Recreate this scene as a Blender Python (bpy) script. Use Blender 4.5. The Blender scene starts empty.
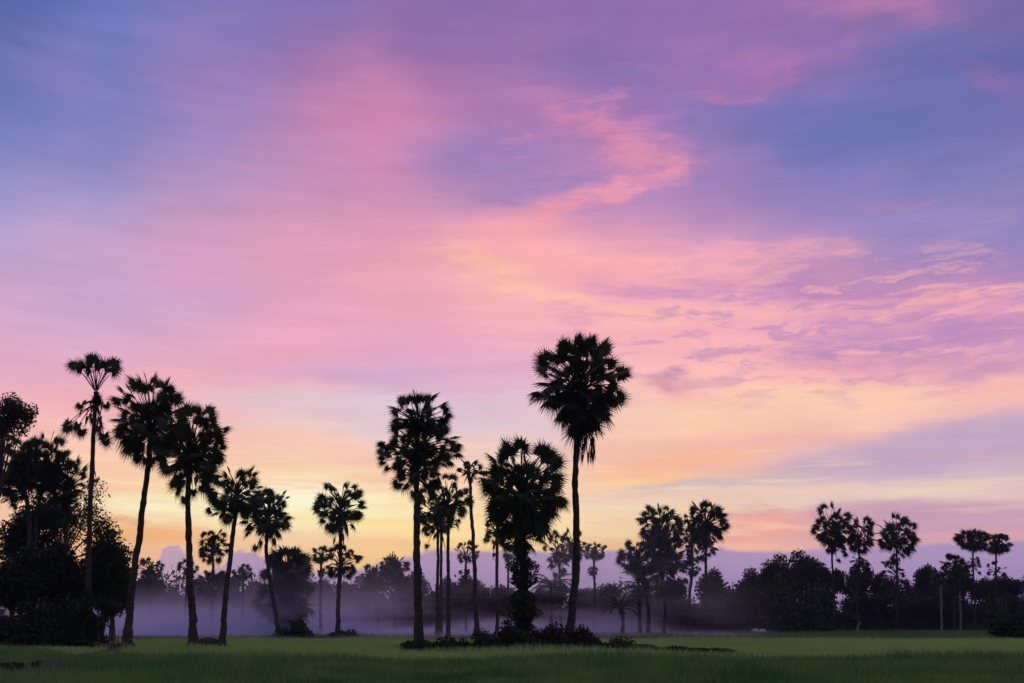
import bpy, math, random
import numpy as np
from mathutils import Vector

C = bpy.context.scene.collection
R = math.radians
# ------------------------------------------------------------------ camera
F = 996.0
CX, CY = 512.0, 341.5
HORIZON = 622.0
PITCH = math.atan((HORIZON - CY) / F)
CAMH = 1.5
sp, cp = math.sin(PITCH), math.cos(PITCH)


def ray(px, py):
    u, v = (px - CX) / F, (CY - py) / F
    return np.array([u, cp - v * sp, sp + v * cp])


def at(px, py, Y):                      # the point at distance Y along the ground that is seen at a pixel
    d = ray(px, py)
    return np.array([0, 0, CAMH]) + d * (Y / d[1])


def ground_row(Y):
    return CY - F * math.tan(math.atan2(-CAMH, Y) - PITCH)


def foot(px, Y):
    p = at(px, ground_row(Y), Y)
    p[2] = 0.0
    return p


def depth_of(py):
    d = ray(CX, py)
    return -CAMH / d[2] * d[1]


cam_d = bpy.data.cameras.new('camera')
cam_d.lens = 35.0
cam_d.sensor_width = 36.0
cam_d.clip_end = 6000
cam = bpy.data.objects.new('camera', cam_d)
C.objects.link(cam)
cam.location = (0, 0, CAMH)
cam.rotation_euler = (R(90) + PITCH, 0, 0)
bpy.context.scene.camera = cam


# ------------------------------------------------------------------ object helpers
def tag(o, label=None, cat=None, group=None, kind=None):
    if label: o['label'] = label
    if cat: o['category'] = cat
    if group: o['group'] = group
    if kind: o['kind'] = kind
    return o


def empty(name, loc, label, cat, group=None):
    o = bpy.data.objects.new(name, None)
    C.objects.link(o)
    o.location = loc
    o.empty_display_size = 0.5
    return tag(o, label, cat, group)


def mesh(name, V, T, mat, smooth=False):
    me = bpy.data.meshes.new(name)
    V = np.asarray(V, dtype=np.float32)
    T = np.asarray(T, dtype=np.int32)
    k = T.shape[1]
    me.vertices.add(len(V))
    me.vertices.foreach_set('co', V.ravel())
    me.loops.add(T.size)
    me.loops.foreach_set('vertex_index', T.ravel())
    me.polygons.add(len(T))
    me.polygons.foreach_set('loop_start', np.arange(0, T.size, k, dtype=np.int32))
    me.polygons.foreach_set('loop_total', np.full(len(T), k, dtype=np.int32))
    if smooth:
        me.polygons.foreach_set('use_smooth', np.ones(len(T), dtype=bool))
    me.materials.append(mat)
    me.update(calc_edges=True)
    me.validate()
    return me


def obj(name, me, parent=None, loc=None):
    o = bpy.data.objects.new(name, me)
    C.objects.link(o)
    if parent is not None: o.parent = parent
    if loc is not None: o.location = loc
    return o


class Soup:
    def __init__(s): s.v, s.t, s.n = [], [], 0

    def add(s, V, T):
        V = np.asarray(V, float).reshape(-1, 3)
        s.v.append(V); s.t.append(np.asarray(T, int) + s.n); s.n += len(V)

    def get(s): return np.concatenate(s.v), np.concatenate(s.t)

    def tube(s, pts, rad, sides=8, cap=True, rough=0.0, rng=None):
        pts = np.asarray(pts, float)
        n = len(pts)
        tan = np.gradient(pts, axis=0)
        tan /= np.linalg.norm(tan, axis=1)[:, None] + 1e-9
        a = np.cross(tan, np.array([0.13, 0.99, 0.05])); a /= np.linalg.norm(a, axis=1)[:, None] + 1e-9
        b = np.cross(tan, a)
        th = np.linspace(0, 2 * math.pi, sides, endpoint=False)
        rr = np.asarray(rad, float)[:, None] * np.ones((1, sides))
        if rough and rng is not None: rr = rr * (1 + rough * rng.normal(size=rr.shape))
        V = pts[:, None, :] + rr[..., None] * (np.cos(th)[None, :, None] * a[:, None, :] + np.sin(th)[None, :, None] * b[:, None, :])
        T = []
        for i in range(n - 1):
            for j in range(sides):
                p, q = i * sides + j, i * sides + (j + 1) % sides
                T += [[p, q, q + sides], [p, q + sides, p + sides]]
        V = V.reshape(-1, 3)
        if cap:
            V = np.vstack([V, pts[-1:]])
            m = len(V) - 1
            for j in range(sides): T.append([(n - 1) * sides + j, (n - 1) * sides + (j + 1) % sides, m])
        s.add(V, T)


def spline(pts, n):                       # Catmull-Rom through points
    pts = np.asarray(pts, float)
    if len(pts) == 2:
        t = np.linspace(0, 1, n)[:, None]
        return pts[0] * (1 - t) + pts[1] * t
    P = np.vstack([2 * pts[0] - pts[1], pts, 2 * pts[-1] - pts[-2]])
    seg = len(pts) - 1
    out = []
    for t in np.linspace(0, seg - 1e-6, n):
        i = int(t); f = t - i
        p0, p1, p2, p3 = P[i:i + 4]
        out.append(0.5 * (2 * p1 + (p2 - p0) * f + (2 * p0 - 5 * p1 + 4 * p2 - p3) * f * f + (3 * p1 - p0 - 3 * p2 + p3) * f ** 3))
    return np.array(out)


# ------------------------------------------------------------------ materials
def lin(c):
    return tuple((x / 255 / 12.92) if x / 255 <= 0.04045 else ((x / 255 + 0.055) / 1.055) ** 2.4 for x in c) + (1.0,)


class Nodes:
    def __init__(s, nt): s.nt = nt

    def new(s, t, **kw):
        n = s.nt.nodes.new(t)
        for k, v in kw.items(): setattr(n, k, v)
        return n

    def link(s, a, b): s.nt.links.new(a, b)

    def put(s, sock, v):
        if hasattr(v, 'node'): s.link(v, sock)
        else: sock.default_value = v

    def math(s, op, a, b=0.0, c=0.0, clamp=False):
        n = s.new('ShaderNodeMath', operation=op, use_clamp=clamp)
        for i, v in enumerate((a, b, c)): s.put(n.inputs[i], v)
        return n.outputs[0]

    def smooth(s, x, a, b, lo=0.0, hi=1.0):
        n = s.new('ShaderNodeMapRange', interpolation_type='SMOOTHSTEP')
        s.put(n.inputs['Value'], x)
        for k, v in (('From Min', a), ('From Max', b), ('To Min', lo), ('To Max', hi)): s.put(n.inputs[k], v)
        return n.outputs[0]

    def mix(s, f, a, b, blend='MIX'):
        n = s.new('ShaderNodeMix', data_type='RGBA', blend_type=blend)
        s.put(n.inputs[0], f); s.put(n.inputs[6], a); s.put(n.inputs[7], b)
        return n.outputs[2]

    def noise(s, vec, scale, detail=4, rough=0.5, dim='3D', out=0):
        n = s.new('ShaderNodeTexNoise', noise_dimensions=dim)
        s.put(n.inputs['Vector'], vec)
        n.inputs['Scale'].default_value = scale
        n.inputs['Detail'].default_value = detail
        n.inputs['Roughness'].default_value = rough
        return n.outputs[out]

    def mapping(s, vec, loc=(0, 0, 0), rot=(0, 0, 0), scale=(1, 1, 1), kind='POINT'):
        n = s.new('ShaderNodeMapping', vector_type=kind)
        s.put(n.inputs['Vector'], vec)
        n.inputs['Location'].default_value = loc
        n.inputs['Rotation'].default_value = rot
        n.inputs['Scale'].default_value = scale
        return n.outputs[0]


def base_mat(name):
    m = bpy.data.materials.new(name)
    m.use_nodes = True
    m.node_tree.nodes.clear()
    N = Nodes(m.node_tree)
    out = N.new('ShaderNodeOutputMaterial')
    return m, N, out


def leaf_mat(name, c1, c2, trans=0.2, scale=0.6):
    m, N, out = base_mat(name)
    tc = N.new('ShaderNodeTexCoord')
    col = N.mix(N.smooth(N.noise(tc.outputs['Object'], scale, 3, 0.6), 0.35, 0.65), c1 + (1,), c2 + (1,))
    d = N.new('ShaderNodeBsdfPrincipled')
    d.inputs['Roughness'].default_value = 0.65
    d.inputs['Specular IOR Level'].default_value = 0.12
    N.link(col, d.inputs['Base Color'])
    t = N.new('ShaderNodeBsdfTranslucent')
    N.link(col, t.inputs['Color'])
    mx = N.new('ShaderNodeMixShader')
    mx.inputs[0].default_value = trans
    N.link(d.outputs[0], mx.inputs[1]); N.link(t.outputs[0], mx.inputs[2])
    N.link(mx.outputs[0], out.inputs['Surface'])
    return m


def solid_mat(name, c1, c2, scale=2.0, rough=0.9, bump=0.0, stretch=(1, 1, 1)):
    m, N, out = base_mat(name)
    tc = N.new('ShaderNodeTexCoord')
    v = N.mapping(tc.outputs['Object'], scale=stretch)
    f = N.noise(v, scale, 6, 0.6)
    col = N.mix(N.smooth(f, 0.35, 0.65), c1 + (1,), c2 + (1,))
    d = N.new('ShaderNodeBsdfPrincipled')
    d.inputs['Roughness'].default_value = rough
    d.inputs['Specular IOR Level'].default_value = 0.1
    N.link(col, d.inputs['Base Color'])
    if bump:
        b = N.new('ShaderNodeBump')
        b.inputs['Strength'].default_value = bump
        b.inputs['Distance'].default_value = 0.05
        N.link(f, b.inputs['Height']); N.link(b.outputs[0], d.inputs['Normal'])
    N.link(d.outputs[0], out.inputs['Surface'])
    return m


M_PALM = leaf_mat('palm_leaf', (.035, .055, .018), (.055, .075, .028), 0.12)
M_DEAD = leaf_mat('dead_palm_leaf', (.06, .045, .028), (.09, .065, .04), 0.08)
M_BARK = solid_mat('palm_bark', (.05, .042, .036), (.09, .078, .066), 3.0, 0.95, 0.6, (1, 1, 4))
M_PALEBARK = solid_mat('pale_bark', (.2, .18, .16), (.32, .29, .26), 3.0, 0.95, 0.5, (1, 1, 3))
M_TREE = leaf_mat('tree_leaf', (.03, .045, .015), (.05, .07, .022), 0.15, 0.35)
M_TREE2 = leaf_mat('tree_leaf_olive', (.045, .055, .02), (.07, .08, .03), 0.15, 0.35)
M_IVY = leaf_mat('creeper_leaf', (.03, .05, .015), (.06, .08, .025), 0.15, 0.8)
M_WOOD = solid_mat('tree_bark', (.05, .042, .035), (.1, .085, .07), 4.0, 0.95, 0.5, (1, 1, 3))
M_SCRUB = leaf_mat('scrub_leaf', (.03, .042, .016), (.05, .065, .025), 0.12, 0.8)
M_GRASSD = leaf_mat('deep_green_grass', (.06, .2, .045), (.2, .36, .1), 0.35, 0.3)
M_GRASSL = leaf_mat('rice_grass', (.27, .41, .13), (.37, .49, .17), 0.5, 0.1)
M_GRASSW = leaf_mat('seeding_weed', (.14, .2, .07), (.22, .25, .12), 0.4, 0.3)
M_GRASSF = leaf_mat('far_grass', (.1, .19, .06), (.15, .25, .08), 0.4, 0.1)
M_GROUND = solid_mat('field_soil', (.05, .06, .03), (.075, .1, .04), 0.15, 0.95, 0.3)
M_PADDY = solid_mat('paddy_ground', (.22, .36, .11), (.3, .42, .14), 0.12, 0.95, 0.3)
M_PATH = solid_mat('path_earth', (.03, .03, .024), (.05, .046, .036), 1.2, 0.95, 0.4)
M_EARTH = solid_mat('dark_earth', (.03, .026, .022), (.055, .048, .04), 2.0, 0.95, 0.6)
M_BANK = solid_mat('weedy_bank', (.022, .03, .014), (.04, .048, .024), 2.0, 0.95, 0.8)
M_STONE = solid_mat('pale_stone', (.32, .31, .31), (.5, .48, .48), 2.5, 0.85, 0.4)
M_HUSK = solid_mat('dry_branch', (.16, .12, .09), (.24, .18, .14), 6.0, 0.9, 0.3)


# ------------------------------------------------------------------ palmyra fan leaves
def fan(rng, segs):
    """One fan leaf: hub at the origin, petiole along +x, blade of pointed segments, radius about one."""
    span = R(rng.uniform(118, 142))
    th = np.linspace(-span, span, segs + 1)
    thm = 0.5 * (th[1:] + th[:-1])
    Rt = (1 - 0.22 * (np.abs(thm) / span) ** 2) * rng.uniform(0.84, 1.08, segs)
    Rm = (1 - 0.22 * (np.abs(th) / span) ** 2) * rng.uniform(0.42, 0.54) * rng.uniform(.85, 1.12, segs + 1)
    mid = np.stack([Rm * np.cos(th), Rm * np.sin(th), 0 * th], 1)
    thj = thm + rng.normal(0, 0.05, segs)
    tip = np.stack([Rt * np.cos(thj), Rt * np.sin(thj), 0 * thj], 1)
    V = np.vstack([[0, 0, 0], mid, tip])
    fold = rng.uniform(-0.55, 0.25)
    droop = rng.uniform(0.02, 0.22)
    r = np.hypot(V[:, 0], V[:, 1])
    V[:, 2] = fold * np.abs(V[:, 1]) * 0.8 - droop * r ** 2 + 0.03 * np.where(np.arange(len(V)) % 2, 1, -1) * r
    i = np.arange(segs)
    T = np.vstack([np.stack([0 * i, 1 + i, 2 + i], 1), np.stack([1 + i, 2 + segs + i, 2 + i], 1)])
    return V, T


def frame(d, roll, up=np.array([0, 0, 1.0])):
    d = d / (np.linalg.norm(d) + 1e-9)
    s_ = np.cross(up, d)
    if np.linalg.norm(s_) < 1e-3: s_ = np.array([1.0, 0, 0])
    s_ /= np.linalg.norm(s_)
    n = np.cross(d, s_)
    c, s = math.cos(roll), math.sin(roll)
    return np.stack([d, c * s_ + s * n, -s * s_ + c * n])


def put_fan(S, rng, A, hub, rad, segs, bend=0.25, roll=None, pet=0.035, narrow=None):
    """petiole from A to hub and a blade beyond it"""
    d = hub - A
    L = np.linalg.norm(d) + 1e-6
    bd = d / L + np.array([0, 0, -bend])
    V, T = fan(rng, segs)
    V = V * [1, narrow or rng.uniform(.72, 1.05), 1]
    Fm = frame(bd, rng.uniform(-1.6, 1.6) if roll is None else roll)
    W = hub + rad * V @ Fm
    W[:, 2] -= rng.uniform(.0, .14 if Fm[0][2] > .1 else .4) * rad * (V[:, 0] ** 2 + V[:, 1] ** 2)
    S.add(W, T)
    m = 0.5 * (A + hub) + np.array([0, 0, 0.05 * L])
    S.tube([A, m, hub + 0.35 * rad * Fm[0]], [pet * 1.3, pet, pet * 0.5], 4, False)


def crown_tier(S, rng, c, rx, up, dn, n, rad, segs, stem, lo=-75, hi=85, pet=0.035, Yd=100, inner=0.3, pw=1.45):
    ga = math.pi * (3 - math.sqrt(5))
    a0 = rng.uniform(0, 6.28)
    n = max(10, int(n * (1.05 if Yd < 80 else 1.22)))
    for k in range(n):
        t = (k + 0.5) / n
        # even over the sphere between the two elevations
        s0, s1 = math.sin(R(hi)), math.sin(R(lo))
        se = s0 + (s1 - s0) * t
        e = math.asin(max(-1, min(1, se))) + rng.normal(0, 0.1)
        az = a0 + k * ga + rng.normal(0, 0.18)
        ce, sn = abs(math.cos(e)), math.sin(e)
        p = 2.4 if sn > 0 else pw
        q = up if sn > 0 else dn
        r = ((ce / rx) ** p + (abs(sn) / q) ** p) ** (-1 / p)
        d = np.array([math.cos(az) * ce, math.sin(az) * ce, sn])
        u = rng.uniform(0.95, 1.13) if rng.random() > inner else rng.uniform(0.5, 0.8)
        tip = c + d * r * u
        rb = rad * rng.uniform(0.82, 1.12)
        A = stem(c[2] + (tip[2] - c[2]) * 0.3 - 0.25 * rx * (1 if sn > -0.2 else 0.2))
        v = tip - A
        L = np.linalg.norm(v)
        hub = A + v * max(0.25, (L - rb * 0.92) / L)
        put_fan(S, rng, A, hub, rb, segs, bend=0.05 + 0.3 * (1 - sn) * rng.uniform(0.3, 1.0), pet=pet)


def palm(label, base, path, tiers, rb, rt, seed, segs=30, rad=None, group='tall palmyra palms in the fields', skirt=None, ivy=None, extra=None, name='palmyra_palm', flare=1.0, trunk_mat=None):
    """base: (px, distance); path: pixels the trunk runs through up to its top; tiers: (px, py, rx, up, down, n) in pixels"""
    rng = np.random.default_rng(seed)
    Y = base[1]
    B = foot(base[0], Y)
    mpp = Y / (F * (cp - (CY - tiers[0][1]) / F * sp)) * 1.0
    mpp = np.linalg.norm(at(CX + 1, tiers[0][1], Y) - at(CX, tiers[0][1], Y))
    root = empty(name, B, label, 'palm tree', group)
    pts = [np.array([B[0], B[1], -0.15])] + [at(x, y, Y) for x, y in path]
    pts = [p - B for p in pts]
    sm = spline(pts, 26)
    h = (sm[:, 2] - sm[0, 2]) / (sm[-1, 2] - sm[0, 2])
    rb, rt = rb * .76, rt * .68
    rad_t = rb + (rt - rb) * np.clip(h, 0, 1) ** 0.55
    rad_t += rb * 0.55 * flare * np.exp(-np.maximum(sm[:, 2], 0) / 0.5)
    S = Soup()
    fine = spline(sm, 60)
    wob = np.cumsum(rng.normal(0, .018, (60, 2)), axis=0); wob -= np.linspace(0, 1, 60)[:, None] * wob[-1]
    fine[:, :2] += wob * (rb / .28)
    rad_f = np.interp(fine[:, 2], sm[:, 2], rad_t) * (1 + 0.05 * np.sin(fine[:, 2] * 9) + rng.normal(0, 0.045, 60) + .35 * np.clip(np.linspace(0, 1, 60) - .9, 0, 1) * 10 * rng.uniform(.4, 1))
    S.tube(fine, rad_f, 10, True, 0.03, rng)
    obj('trunk', mesh('palm_trunk', *S.get(), trunk_mat or M_BARK, True), root)

    def stem(z):
        z = min(max(z, sm[0, 2]), sm[-1, 2])
        return np.array([np.interp(z, sm[:, 2], sm[:, 0]), np.interp(z, sm[:, 2], sm[:, 1]), z])
    S = Soup()
    for tr in tiers:
        cx, cy, rx, up, dn, n = tr[:6]
        kw = tr[6] if len(tr) > 6 else {}
        c = at(cx, cy, Y) - B
        r0 = kw.pop('rad', None) or (rad * mpp if rad else (.37 * rx * mpp if rx * mpp > 1.7 else max(.5, .42 * rx * mpp)))
        kw.setdefault('pet', 0.03 if Y < 80 else 0.045)
        kw.setdefault('Yd', Y)
        crown_tier(S, rng, c, rx * mpp, up * mpp, dn * mpp, n, r0, segs, stem, **kw)
    if extra:
        for (ax, ay, hx, hy, r, bend) in extra:
            A = at(ax, ay, Y) - B
            H = at(hx, hy, Y) - B
            H[1] += rng.normal(0, 0.35)
            put_fan(S, rng, A, H, r * mpp, segs, bend, roll=rng.choice([-1, 1]) * rng.uniform(1.0, 1.5))
    obj('crown', mesh('palm_crown', *S.get(), M_PALM), root)
    if skirt:
        S = Soup()
        for (sx, sy, ln, n) in skirt:
            for k in range(n):
                A = at(sx + rng.normal(0, 2.5), sy + rng.normal(0, 4), Y) - B
                A[1] += rng.normal(0, 0.3)
                H = A + np.array([rng.normal(0, .25), rng.normal(0, .25), -ln * mpp * rng.uniform(.35, .75)])
                put_fan(S, rng, A, H, ln * mpp * rng.uniform(.3, .45), segs, 2.5, narrow=.28)
        obj('dead_fronds', mesh('palm_dead_fronds', *S.get(), M_DEAD), root)
    if ivy:
        y0, y1, w0, w1, n = ivy
        z0, z1 = (at(base[0], y, Y)[2] for y in (y0, y1))
        z = rng.uniform(z0, z1, n)
        z = z0 + (z1 - z0) * np.clip((z - z0) / (z1 - z0), 0, 1) ** 1.1
        t = (z - z0) / (z1 - z0)
        lump = 1 + 0.35 * np.sin(z * 3.1 + 1) + 0.25 * np.sin(z * 7.3)
        a = rng.uniform(0, 6.28, n)
        r = mpp * (w0 + (w1 - w0) * t) * np.sqrt(rng.uniform(0.15, 1, n)) * lump * (1 + 0.3 * np.sin(a * 3 + z * 2))
        P = np.stack([np.interp(z, sm[:, 2], sm[:, 0]) + r * np.cos(a), np.interp(z, sm[:, 2], sm[:, 1]) + r * np.sin(a), z], 1)
        obj('climbing_plant', mesh('climbing_plant', *leaf_quads(rng, P, 0.14), M_IVY), root)
    return root


def leaf_quads(rng, P, size, flat=0.0):
    """a bent diamond leaf at each point"""
    n = len(P)
    d = rng.normal(size=(n, 3)); d[:, 2] -= 0.3
    d /= np.linalg.norm(d, axis=1)[:, None]
    e = np.cross(d, rng.normal(size=(n, 3))); e /= np.linalg.norm(e, axis=1)[:, None] + 1e-9
    nrm = np.cross(d, e)
    s = size * rng.uniform(0.6, 1.4, n)[:, None]
    V = np.stack([P - d * s * .5, P + e * s * .3 + nrm * s * .08, P + d * s * .5, P - e * s * .3 + nrm * s * .08], 1).reshape(-1, 3)
    i = np.arange(n)[:, None] * 4
    return V, np.vstack([i + np.array([[0, 1, 2]]), i + np.array([[0, 2, 3]])])


def lobes_points(rng, n, nl, ext, c, shell=0.55, rl=(0.28, 0.5)):
    """points in leaf clumps: lobes spread through an ellipsoid"""
    cen = rng.normal(size=(nl, 3)); cen /= np.linalg.norm(cen, axis=1)[:, None]
    cen[:, 2] = np.where(cen[:, 2] < -0.45, -cen[:, 2] * 0.5, cen[:, 2])
    cen *= rng.uniform(0.25, 0.78, nl)[:, None]
    rad = rng.uniform(*rl, nl)
    w = rad ** 2; w /= w.sum()
    k = rng.choice(nl, n, p=w)
    d = rng.normal(size=(n, 3)); d /= np.linalg.norm(d, axis=1)[:, None]
    r = rad[k] * rng.uniform(0.15, 1, n) ** shell
    # smaller twigs inside each lobe
    tw = np.round(d * 2.6) / 2.6
    d = 0.6 * d + 0.4 * tw
    P = cen[k] + d * r[:, None]
    return P * np.asarray(ext) + np.asarray(c), cen * np.asarray(ext) + np.asarray(c)


def tree_meshes(seed, ext, ch, n, nl, leaf, tr, mat, shell=0.5, rl=(.28, .5), limbs=6, stems=1):
    """crown half-extents ext, crown centre height ch, in metres"""
    rng = np.random.default_rng(seed)
    P, cen = lobes_points(rng, n, nl, ext, (0, 0, ch), shell, rl)
    P = P[P[:, 2] > 0.15]
    crown = mesh('tree_crown', *leaf_quads(rng, P, leaf), mat)
    S = Soup()
    top = np.array([rng.normal(0, .3), rng.normal(0, .3), ch])
    fork = top * 0.6
    if stems == 1:
        S.tube(spline([[0, 0, -.2], fork * [.5, .5, .5], fork, top], 12), np.linspace(tr * 1.3, tr * .4, 12), 8)
    else:
        for q in range(stems):
            o = rng.normal(0, .25, 3) * [1, 1, 0]
            S.tube(spline([o + [0, 0, -.2], o * 3 + [0, 0, ch * .4], top + rng.normal(0, .8, 3)], 10), np.linspace(tr, tr * .4, 10), 6)
    for c in cen[:limbs]:
        S.tube(spline([fork, 0.5 * (fork + c) + [0, 0, .3], c], 7), np.linspace(tr * .5, tr * .12, 7), 5)
    trunk = mesh('tree_trunk', *S.get(), M_WOOD, True)
    return crown, trunk


def tree(name, label, cat, loc, meshes, group=None, scale=(1, 1, 1), rot=0.0):
    r = empty(name, loc, label, cat, group)
    obj('crown', meshes[0], r); obj('trunk', meshes[1], r)
    r.scale = scale; r.rotation_euler.z = rot
    return r


def copy_tree(src, loc, label, group=None, scale=(1, 1, 1), rot=0.0):
    r = src.copy(); C.objects.link(r)
    for ch in src.children:
        c = ch.copy(); C.objects.link(c); c.parent = r
    r.location = loc; r.scale = scale; r.rotation_euler.z = rot
    r['label'] = label
    if group: r['group'] = group
    return r


# ------------------------------------------------------------------ near palms
NEAR = 'palmyra palms at the field edge'
palm('tall thin palm over the left thicket with two fans on top and hanging dead fronds', (87, 64),
     [(88, 600), (90, 520), (94, 430), (96, 392)], [(96, 400, 10, 8, 9, 7, dict(rad=.55))], .27, .19, 11, group=NEAR,
     extra=[(96, 390, 104, 368, 16, .0), (96, 390, 109, 364, 15, .05), (96, 390, 97, 364, 15, .0), (96, 392, 112, 372, 14, .1), (96, 390, 92, 362, 13, .0), (96, 392, 106, 376, 13, .2), (95, 392, 88, 372, 12, .2),
            (95, 390, 82, 368, 16, .1), (95, 391, 77, 367, 13, .15), (95, 392, 86, 366, 12, .0), (96, 390, 101, 372, 14, .1),
            (95, 400, 83, 406, 8, .8), (96, 400, 105, 404, 8, .9), (95, 402, 86, 402, 7, .6),
            (95, 404, 78, 424, 13, .9), (95, 404, 73, 428, 12, 1.1), (95, 406, 82, 430, 12, 1.2), (95, 404, 70, 422, 10, .7),
            (97, 404, 101, 428, 12, 1.2), (97, 404, 103, 434, 13, 1.4), (97, 406, 99, 438, 12, 1.6), (94, 470, 98, 480, 7, .7), (94, 474, 90, 484, 6, .9)],
     skirt=[(88, 404, 24, 4), (100, 406, 24, 4)])
palm('leaning palm with the largest round crown of the left row', (126, 62),
     [(131, 600), (138, 540), (147, 470), (151, 430)], [(150, 420, 40, 47, 56, 92, dict(inner=.24)), (150, 394, 32, 22, 12, 18)], .34, .23, 12, group=NEAR, flare=1.5)
palm('palm with a heart shaped crown, second trunk of the left row on the mound', (193, 61),
     [(190, 610), (188, 560), (188, 500), (190, 455)], [(190, 450, 37, 48, 66, 100, dict(inner=.24)), (207, 440, 26, 30, 22, 22)], .35, .22, 13, group=NEAR, flare=1.1)
palm('slim palm leaning right beside the small mound, shorter open crown', (222, 61),
     [(225, 600), (231, 550), (236, 510), (237, 490)], [(236, 494, 28, 32, 38, 66), (218, 508, 14, 12, 16, 12)], .27, .18, 14, group=NEAR, flare=.8)
palm('palm with a two part crown standing left of the ivy covered palm', (420, 57),
     [(419, 600), (418, 550), (418, 490), (418, 440), (418, 425)],
     [(421, 414, 34, 23, 18, 60), (397, 450, 25, 26, 42, 44), (441, 448, 26, 22, 36, 46), (418, 470, 26, 30, 44, 40)], .38, .22, 15, group=NEAR, flare=1.3)
palm('stout palm with a ball shaped crown and trunk wrapped in climbing leaves', (523, 56.5),
     [(523, 600), (522, 550), (522, 500), (522, 470)], [(523, 490, 46, 55, 64, 135, dict(inner=.24)), (522, 535, 30, 20, 22, 22)], .36, .26, 16, group=NEAR,
     ivy=(652, 552, 14, 10, 9000))
palm('tallest palm with a curved lower trunk and wide heart shaped crown', (569, 57.5),
     [(573, 610), (578, 570), (578, 500), (579, 430), (580, 392)],
     [(580, 385, 50, 53, 62, 104, dict(inner=.24)), (585, 350, 28, 20, 14, 18), (580, 406, 32, 14, 36, 28)], .33, .23, 17, group=NEAR, skirt=[(588, 432, 30, 9), (578, 425, 26, 6)], segs=34)

# ------------------------------------------------------------------ middle distance palms
MID = 'palmyra palms standing in the mist'
palm('palm leaning left in mist, behind the two trunks on the mound', (281, 100), [(273, 600), (267, 560), (266, 540), (268, 515)],
     [(266, 517, 27, 30, 40, 66), (276, 500, 16, 14, 8, 12)], .34, .24, 21, segs=22, group=MID)
palm('lone palm with a top crown and a second leafy ruff below it', (338, 105), [(338, 600), (340, 560), (340, 510), (340, 500)],
     [(339, 508, 27, 28, 40, 64), (343, 564, 19, 24, 26, 40)], .36, .27, 22, segs=22, group=MID)
palm('slender palm with sparse top tuft between ball crowned palm and two part palm', (477, 98), [(475, 600), (473, 550), (470, 490), (468, 470)],
     [(469, 470, 15, 14, 16, 20), (471, 500, 7, 8, 26, 12)], .34, .22, 23, segs=22, group=MID, flare=1.4)
palm('palm just right of the two part palm with a drooping dense crown', (448, 100), [(448, 580), (448, 530), (447, 505)],
     [(450, 503, 21, 30, 38, 64)], .28, .22, 24, segs=22, group=MID)
palm('palm half hidden behind the two part palm, thin trunk left of a twin', (437, 104), [(437, 580), (437, 540), (436, 515)],
     [(433, 514, 20, 30, 40, 50)], .26, .2, 25, segs=20, group=MID)
palm('thin palm trunk between two others behind the two part palm', (441, 108), [(441, 580), (441, 540), (441, 525)],
     [(442, 522, 17, 28, 34, 34)], .26, .2, 26, segs=20, group=MID)
palm('small bushy palm beside the slender sparse palm', (466, 125), [(466, 600), (466, 575), (466, 560)],
     [(466, 552, 14, 13, 12, 22), (466, 572, 8, 4, 12, 10)], .26, .2, 27, segs=18, group=MID)
palm('palm trunk rising behind the ball crowned palm on its left', (497, 110), [(497, 600), (497, 560), (497, 530)],
     [(497, 530, 18, 20, 34, 26)], .28, .24, 28, segs=18, group=MID)
palm('small palm with a drop shaped crown left of the ivy covered trunk', (508, 130), [(508, 600), (508, 575), (508, 558)],
     [(508, 556, 6, 8, 14, 16)], .22, .2, 29, segs=16, group=MID)

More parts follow.
